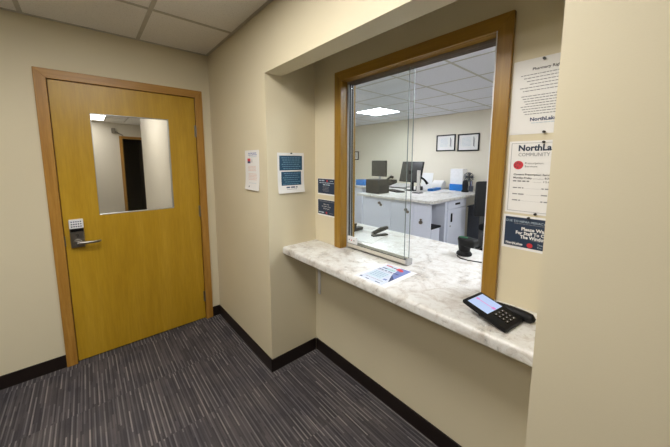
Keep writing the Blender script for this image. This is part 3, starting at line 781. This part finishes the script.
# drawer pedestal
t = cab('drawer_cabinet', 'white pedestal with one drawer over a door, black pulls, under the desk end', (4.5, 2.3, 0))
MB().box((4.14, 2.062, 0), (4.82, 2.60, ZU), 'white_lam').build('carcass', t)
d = MB().box((4.185, 2.04, 0.735), (4.80, 2.061, ZU - 0.012), 'white_lam', 0.003).build('drawer', t)
MB().box((4.41, 2.030, 0.785), (4.56, 2.0405, 0.815), 'black', 0.003).build('pull', d)
d = MB().box((4.185, 2.04, 0.05), (4.80, 2.061, 0.728), 'white_lam', 0.003).build('door', t)
MB().box((4.275, 2.022, 0.53), (4.30, 2.0405, 0.665), 'black', 0.003).build('pull', d)
MB().cyl((4.268, 2.0405, 0.465), (4.268, 2.034, 0.465), 0.012, 'steel', n=14).build('lock', d)
# back run
t = cab('base_cabinet', 'white cabinet run along the back wall at the far left of the office', (5.2, 4.4, 0))
MB().box((4.76, 3.60, 0), (5.57, 5.2, ZU), 'white_lam').build('carcass', t)
MB().box((4.72, 4.30, 0.0), (4.76, 4.42, ZU), 'white_lam', 0.003).build('end_post', t)
for k in range(2):
    MB().box((4.74, 4.43 + 0.385 * k, 0.05), (4.759, 4.81 + 0.385 * k, ZU - 0.01), 'white_lam', 0.002).build('door', t)

# ================================================================== ON THE OFFICE DESK
bx = thing('storage_box', (3.93, 3.21, ZDK), 'black ribbed box standing at the left front corner of the desk', 'box')
m = MB().prism([(3.80, 3.06, ZDK + 0.001), (4.06, 3.06, ZDK + 0.001), (4.06, 3.06, 1.13), (3.80, 3.09, 1.155)], (0, 0, 0), 'black') if False else MB()
m.prism([(3.80, 3.07, ZDK + 0.001), (3.80, 3.37, ZDK + 0.001), (3.80, 3.37, 1.155), (3.80, 3.11, 1.155), (3.80, 3.07, 1.06)], (0.28, 0, 0), 'charcoal', 0.006)
m.build('body', bx)
rb = MB()
for k in range(7): rb.box((3.797, 3.09, ZDK + 0.03 + 0.029 * k), (3.801, 3.355, ZDK + 0.034 + 0.029 * k), 'black')
rb.build('ribs', bx)

mo = thing('monitor', (4.95, 4.01, ZDK), 'black monitor nearest the left, beside the back wall above the ribbed box', 'monitor', 'office monitors')
def mon(root, c, a, w, h, zc, tilt=0.0):
    Mx = Matrix.Translation((c[0], c[1], 0)) @ Matrix.Rotation(a, 4, 'Z')
    def prt(mb, n, par=root):
        o = mb.build(n, None, Mx, True); o.parent = par; o.location = -world_loc(par); return o
    sc_ = prt(MB().box((-0.015, -w / 2, zc - h / 2), (0.02, w / 2, zc + h / 2), 'black', 0.006), 'housing')
    prt(MB().box((-0.017, -w / 2 + 0.012, zc - h / 2 + 0.014), (-0.0145, w / 2 - 0.012, zc + h / 2 - 0.012), 'monitor_face', 0.001), 'display')
    return prt
pr = mon(mo, (4.95, 4.01), -0.15, 0.46, 0.345, 1.312)
pr(MB().box((0.02, -0.03, ZDK + 0.01), (0.05, 0.03, 1.32), 'alu', 0.004), 'stand'); pr(MB().box((-0.09, -0.11, ZDK + 0.0005), (0.12, 0.11, ZDK + 0.014), 'black', 0.005), 'foot')
mo = thing('monitor', (4.70, 3.0, ZDK), 'larger black monitor, seen past the edges of the glass panes', 'monitor', 'office monitors')
Mx = Matrix.Translation((4.64, 3.035, 0)) @ Matrix.Rotation(-0.2, 4, 'Z')
Mt = Mx @ Matrix.Translation((0, 0, 1.08)) @ Matrix.Rotation(0.22, 4, 'Y') @ Matrix.Translation((0, 0, -1.08))
def mpart(mb, n, mm, par=mo):
    o = mb.build(n, None, mm, True); o.parent = par; o.location = -world_loc(par); return o
mpart(MB().box((-0.012, -0.26, 1.08), (0.02, 0.26, 1.47), 'black', 0.006), 'housing', Mt)
mpart(MB().box((-0.014, -0.246, 1.096), (-0.0115, 0.246, 1.456), 'monitor_face', 0.001), 'display', Mt)
mpart(MB().box((0.06, -0.03, ZDK + 0.01), (0.095, 0.03, 1.30), 'black', 0.006).box((0.02, -0.05, 1.20), (0.10, 0.05, 1.30), 'black', 0.006), 'stand', Mx)
mpart(MB().box((-0.02, -0.12, ZDK + 0.0005), (0.17, 0.12, ZDK + 0.014), 'black', 0.005), 'foot', Mx)
up_ = thing('upright_post', (4.42, 2.70, ZDK), 'pale grey upright post on a dark foot before the larger monitor', 'stand')
MB().box((4.40, 2.682, ZDK + 0.01), (4.44, 2.732, 1.31), 'alu_white', 0.005).build('post', up_)
MB().box((4.34, 2.64, ZDK + 0.0005), (4.48, 2.78, ZDK + 0.014), 'charcoal', 0.005).build('foot', up_)

kb = MB().box((-0.08, -0.22, 0.0006), (0.08, 0.22, 0.022), 'black', 0.006)
for i in range(5):
    for j_ in range(14):
        kb.box((-0.068 + 0.028 * i, -0.208 + 0.03 * j_, 0.021), (-0.046 + 0.028 * i, -0.184 + 0.03 * j_, 0.026), 'charcoal')
tag(kb.build('keyboard', mat=Matrix.Translation((4.36, 3.15, ZDK)) @ Matrix.Rotation(-0.45, 4, 'Z')), 'black keyboard lying on the desk right of the ribbed box', 'keyboard')

ph = thing('desk_phone', (5.20, 3.88, ZDK), 'black desk telephone on the back counter between the two monitors', 'telephone')
MB().prism([(5.10, 3.78, ZDK + 0.001), (5.30, 3.78, ZDK + 0.001), (5.30, 3.78, ZDK + 0.15), (5.10, 3.78, ZDK + 0.06)], (0, 0.20, 0), 'black', 0.006).build('body', ph)
MB().tube([(5.11, 3.93, ZDK + 0.10), (5.14, 3.93, ZDK + 0.14), (5.20, 3.92, ZDK + 0.185), (5.26, 3.91, ZDK + 0.21), (5.30, 3.90, ZDK + 0.19)], [0.034, 0.028, 0.022, 0.028, 0.034], 'black', 12).build('handset', ph, smooth=True)
MB().box((5.22, 3.80, ZDK + 0.125), (5.28, 3.88, ZDK + 0.142), 'charcoal', 0.002).build('display', ph)
pn = MB().prism([(4.98, 3.38, ZDK + 0.001), (5.30, 3.38, ZDK + 0.001), (5.30, 3.38, ZDK + 0.075), (4.98, 3.38, ZDK + 0.02)], (0, 0.40, 0), 'grey_lam', 0.006)
tag(pn.build('document_tray'), 'pale grey sloped desk tray lying between the phone and the larger monitor', 'tray')
ms = MB().box((4.92, 3.30, ZDK + 0.0006), (4.97, 3.80, ZDK + 0.018), 'black', 0.006)
tag(ms.build('wrist_rest'), 'long black wrist rest along the front of the grey desk tray', 'wrist rest')

si = MB().prism([(5.08, 2.84, ZDK + 0.001), (5.10, 2.84, ZDK + 0.001), (5.16, 2.84, 1.24), (5.15, 2.84, 1.24)], (0, 0.225, 0), 'paper', 0.002)
tag(si.build('paper_stand'), 'white upright sheet leaning behind the black curved handset on the desk', 'paper stand')
hs = MB().tube([(4.90, 2.98, ZDK + 0.07), (4.90, 3.00, ZDK + 0.15), (4.90, 2.985, ZDK + 0.215), (4.90, 2.94, ZDK + 0.24), (4.90, 2.885, ZDK + 0.21), (4.90, 2.84, ZDK + 0.165), (4.90, 2.815, ZDK + 0.13)], [0.026, 0.022, 0.02, 0.02, 0.02, 0.022, 0.026], 'black', 12)
hh = thing('telephone_handset', (4.90, 2.93, ZDK), 'black curved handset standing up before the white upright sheet', 'handset')
hs.build('handle', hh, smooth=True)
MB().box((4.85, 2.93, ZDK + 0.0006), (4.95, 3.03, ZDK + 0.075), 'charcoal', 0.008).build('cradle', hh)

bl = MB().box((-0.20, -0.05, 0.0006), (0.20, 0.05, 0.045), 'blue', 0.005)
tag(bl.build('folder'), 'x', 'folder') if False else tag(bl.build('file_box', mat=Matrix.Translation((5.06, 2.755, ZDK)) @ Matrix.Rotation(0.12, 4, 'Z')), 'flat bright blue file box lying beside the white papers on the desk', 'file box')
loose_sheet(4.83, 2.53, ZDK, -0.22, 0.50, 0.20, 'broad white sheet spread on the desk in front of the blue file box', 0.012)
loose_sheet(5.22, 2.57, ZDK, 0.15, 0.22, 0.28, 'white sheet on the desk just before the white and blue carton', 0.004)
cr = MB().prism([(5.30, 2.76, ZDK + 0.001), (5.52, 2.76, ZDK + 0.001), (5.50, 2.76, 1.06), (5.44, 2.76, 1.09), (5.36, 2.76, 1.03)], (0, 0.22, 0), 'paper', 0.012)
tag(cr.build('paper_bundle'), 'crumpled white paper bundle behind the blue file box', 'paper bundle')
bo = thing('carton', (5.38, 2.46, ZDK), 'upright white carton with a bright blue base band near the back wall', 'carton')
MB().box((5.28, 2.335, ZDK + 0.001), (5.46, 2.575, 1.04), 'blue', 0.004).build('base_band', bo)
MB().box((5.285, 2.335, 1.04), (5.455, 2.57, 1.325), 'white_plastic', 0.006).build('box', bo)
fa = thing('desk_fan', (5.20, 2.23, ZDK), 'small black desk fan beside the white and blue carton', 'fan')
MB().lathe((5.20, 2.245), [(0.060, ZDK + 0.001), (0.062, ZDK + 0.02), (0.045, ZDK + 0.05), (0.05, ZDK + 0.12), (0.045, ZDK + 0.19), (0.02, ZDK + 0.22)], 'black').build('base', fa, smooth=True)
cg = MB()
fc = Vector((5.24, 2.20, 1.185))
for rr_ in (0.03, 0.055, 0.08):
    cg.tube([fc + Vector((-0.03, rr_ * math.cos(k * math.pi / 12), rr_ * math.sin(k * math.pi / 12))) for k in range(25)], 0.004, 'charcoal', 6)
for k in range(12):
    a = k * math.pi / 6
    cg.tube([fc + Vector((-0.03, 0, 0)), fc + Vector((-0.03, 0.08 * math.cos(a), 0.08 * math.sin(a))), fc + Vector((0.03, 0.08 * math.cos(a), 0.08 * math.sin(a)))], 0.003, 'charcoal', 6)
cg.build('cage', fa)
bl_ = MB()
for k in range(4):
    a = k * math.pi / 2
    u = Vector((0, math.cos(a), math.sin(a))); v_ = Vector((0, -math.sin(a), math.cos(a)))
    bl_.prism([fc + u * 0.012 - v_ * 0.01, fc + u * 0.07 - v_ * 0.03, fc + u * 0.07 + v_ * 0.03, fc + u * 0.012 + v_ * 0.01], (0.004, 0, 0), 'grey_bin')
bl_.cyl(fc - Vector((0.015, 0, 0)), fc + Vector((0.03, 0, 0)), 0.016, 'black')
bl_.build('blades', fa)
cu = thing('pencil_cup', (5.35, 2.20, ZDK), 'pencil cup holding several pens at the right end of the desk', 'cup')
cu.location = (5.37, 2.215, ZDK)
MB().lathe((5.37, 2.215), [(0.036, ZDK + 0.001), (0.04, ZDK + 0.10), (0.036, ZDK + 0.10), (0.034, ZDK + 0.01)], 'grey_bin').build('cup', cu, smooth=True)
M['pen'] = plain('maroon pen plastic', (120, 62, 60), 0.4)
for k, (dx, dy, mm) in enumerate(((0.015, 0.018, 'pen'), (-0.012, 0.012, 'black'), (0.0, -0.016, 'pen'), (-0.018, -0.006, 'blue'))):
    pp = MB().cyl((5.37 + dx * 0.4, 2.215 + dy * 0.4, ZDK + 0.013), (5.37 + dx * 1.5, 2.215 + dy * 1.5, ZDK + 0.19), 0.005, mm, n=8)
    tag(pp.build('pen'), ('maroon pen leaning left in the pencil cup', 'black pen in the pencil cup', 'maroon pen leaning right in the pencil cup', 'blue pen in the pencil cup')[k], 'pen', 'pens in the pencil cup')
bb = MB().box((4.86, 4.34, ZDK + 0.001), (5.10, 4.62, 1.045), 'blue', 0.006)
tag(bb.build('storage_box'), 'low blue box on the back counter at the far left of the office', 'box')

# certificates
def cert(ya, yb2, z0, z1, label, full=True):
    t = thing('picture_frame', (XB, (ya + yb2) / 2, z0), label, 'picture frame', 'framed certificates on the office wall')
    f = MB(); b_ = 0.022
    x0_, x1_ = XB - 0.022, XB - 0.001
    f.box((x0_, ya, z0), (x1_, yb2, z0 + b_), 'black', 0.003).box((x0_, ya, z1 - b_), (x1_, yb2, z1), 'black', 0.003).box((x0_, ya, z0 + b_), (x1_, ya + b_, z1 - b_), 'black', 0.003).box((x0_, yb2 - b_, z0 + b_), (x1_, yb2, z1 - b_), 'black', 0.003)
    f.build('frame', t)
    ww, hh_ = yb2 - ya - 2 * b_, z1 - z0 - 2 * b_
    s = MB(wall_x(XB - 0.010, yb2 - b_, z0 + b_))
    s.sheet(ww, hh_, 'paper', 0.001, 1, 1)
    r_ = random.Random(int(ya * 100))
    for k in range(7): s.words(ww * 0.18, ww * 0.62, hh_ * (0.78 - 0.085 * k), hh_ * 0.025, 'ink_light', 0.002, r_)
    s.rect(ww * 0.76, hh_ * 0.24, ww * 0.79, hh_ * 0.86, 'ink', 0.002, 1).rect(ww * 0.81, hh_ * 0.18, ww * 0.83, hh_ * 0.74, 'ink_soft', 0.002, 1)
    s.build('certificate', t)
cert(2.642, 3.034, 1.668, 1.992, 'left of two black framed certificates on the office back wall')
cert(2.197, 2.596, 1.657, 1.982, 'right of two black framed certificates on the office back wall')
cert(5.215, 5.60, 1.505, 1.73, 'black framed certificate at the far left, beside the window upright')

# bin and office chair
tb = thing('waste_bin', (5.06, 1.98, 0), 'tall dark grey waste bin beside the drawer pedestal', 'bin')
MB().prism([(4.95, 1.88, 0.001), (5.20, 1.88, 0.001), (5.20, 2.07, 0.001), (4.95, 2.07, 0.001)], (0, 0, 0.69), 'grey_bin', 0.01).build('body', tb)
MB().box((4.94, 1.87, 0.69), (5.21, 2.08, 0.712), 'grey_bin', 0.006).build('rim', tb)

chx, chy = 4.74, 1.475
ch = thing('office_chair', (chx, chy, 0), 'black swivel office chair beside the desk, right of the waste bin', 'chair')
for k in range(5):
    a = 2 * math.pi * k / 5 + 0.4
    e = Vector((chx + 0.28 * math.cos(a), chy + 0.28 * math.sin(a), 0.07))
    lg = MB().tube([(chx, chy, 0.11), e], [0.028, 0.018], 'black', 8).build('leg', ch, smooth=True)
    n_ = Vector((-math.sin(a), math.cos(a), 0))
    MB().cyl(e - n_ * 0.02 - Vector((0, 0, 0.042)), e + n_ * 0.02 - Vector((0, 0, 0.042)), 0.027, 'black', n=14).build('caster', lg, smooth=True)
MB().cyl((chx, chy, 0.09), (chx, chy, 0.42), 0.03, 'charcoal', n=16).build('column', ch, smooth=True)
MB().box((chx - 0.25, chy - 0.25, 0.42), (chx + 0.25, chy + 0.25, 0.52), 'black_mesh', 0.045, 4).build('seat', ch, smooth=True)
bk_ = MB().box((-0.035, -0.25, 0.62), (0.035, 0.25, 1.16), 'black_mesh', 0.03, 4)
bk_.warp(lambda p: (p.x + 0.10 * (p.z - 0.6) * 0.5 + 0.5 * (p.y ** 2), p.y * (1 - 0.12 * max(0, p.z - 1.0) / 0.13), p.z))
bk_.build('backrest', ch, mat=Matrix.Translation((chx - 0.02, chy + 0.16, 0)) @ Matrix.Rotation(math.radians(55), 4, 'Z'), smooth=True)
MB().box((chx - 0.03, chy + 0.15, 0.45), (chx + 0.03, chy + 0.20, 0.70), 'black', 0.01).build('back_support', ch)
for sgn in (-1, 1):
    MB().tube([(chx + sgn * 0.26, chy - 0.05, 0.47), (chx + sgn * 0.28, chy - 0.05, 0.60), (chx + sgn * 0.27, chy - 0.05, 0.70)], 0.018, 'black', 8).box((chx + sgn * 0.27 - 0.04, chy - 0.20, 0.69), (chx + sgn * 0.27 + 0.04, chy + 0.10, 0.725), 'black', 0.012).build('armrest', ch, smooth=True)

# ================================================================== CAMERA
cam_d = bpy.data.cameras.new('camera'); cam = bpy.data.objects.new('camera', cam_d); COL.objects.link(cam)
rx, ry, rz = -0.1183, -0.0027, -0.7032
fpx, px, py = 283.12, 325.44, 194.87
fwd = Vector((-math.sin(rz) * math.cos(rx), math.cos(rz) * math.cos(rx), math.sin(rx)))
rgt = Vector((math.cos(rz), math.sin(rz), 0)); up = rgt.cross(fwd)
r2 = rgt * math.cos(ry) + up * math.sin(ry); u2 = -rgt * math.sin(ry) + up * math.cos(ry)
cam.matrix_world = Matrix(((r2.x, u2.x, -fwd.x, 0), (r2.y, u2.y, -fwd.y, 0), (r2.z, u2.z, -fwd.z, 1.4731), (0, 0, 0, 1)))
cam_d.sensor_width = 36.0; cam_d.sensor_fit = 'HORIZONTAL'; cam_d.lens = fpx / 670 * 36.0
cam_d.shift_x = (335 - px) / 670; cam_d.shift_y = (py - 223.5) / 670
cam_d.clip_start = 0.02; cam_d.clip_end = 60
SC.camera = cam

wd = bpy.data.worlds.new('world'); SC.world = wd; wd.use_nodes = True
wd.node_tree.nodes['Background'].inputs['Color'].default_value = (0.02, 0.02, 0.02, 1)
SC.view_settings.view_transform = 'Standard'; SC.view_settings.look = 'None'
SC.view_settings.gamma = 1.0; SC.view_settings.use_curve_mapping = False
SC.view_settings.exposure = 0.0
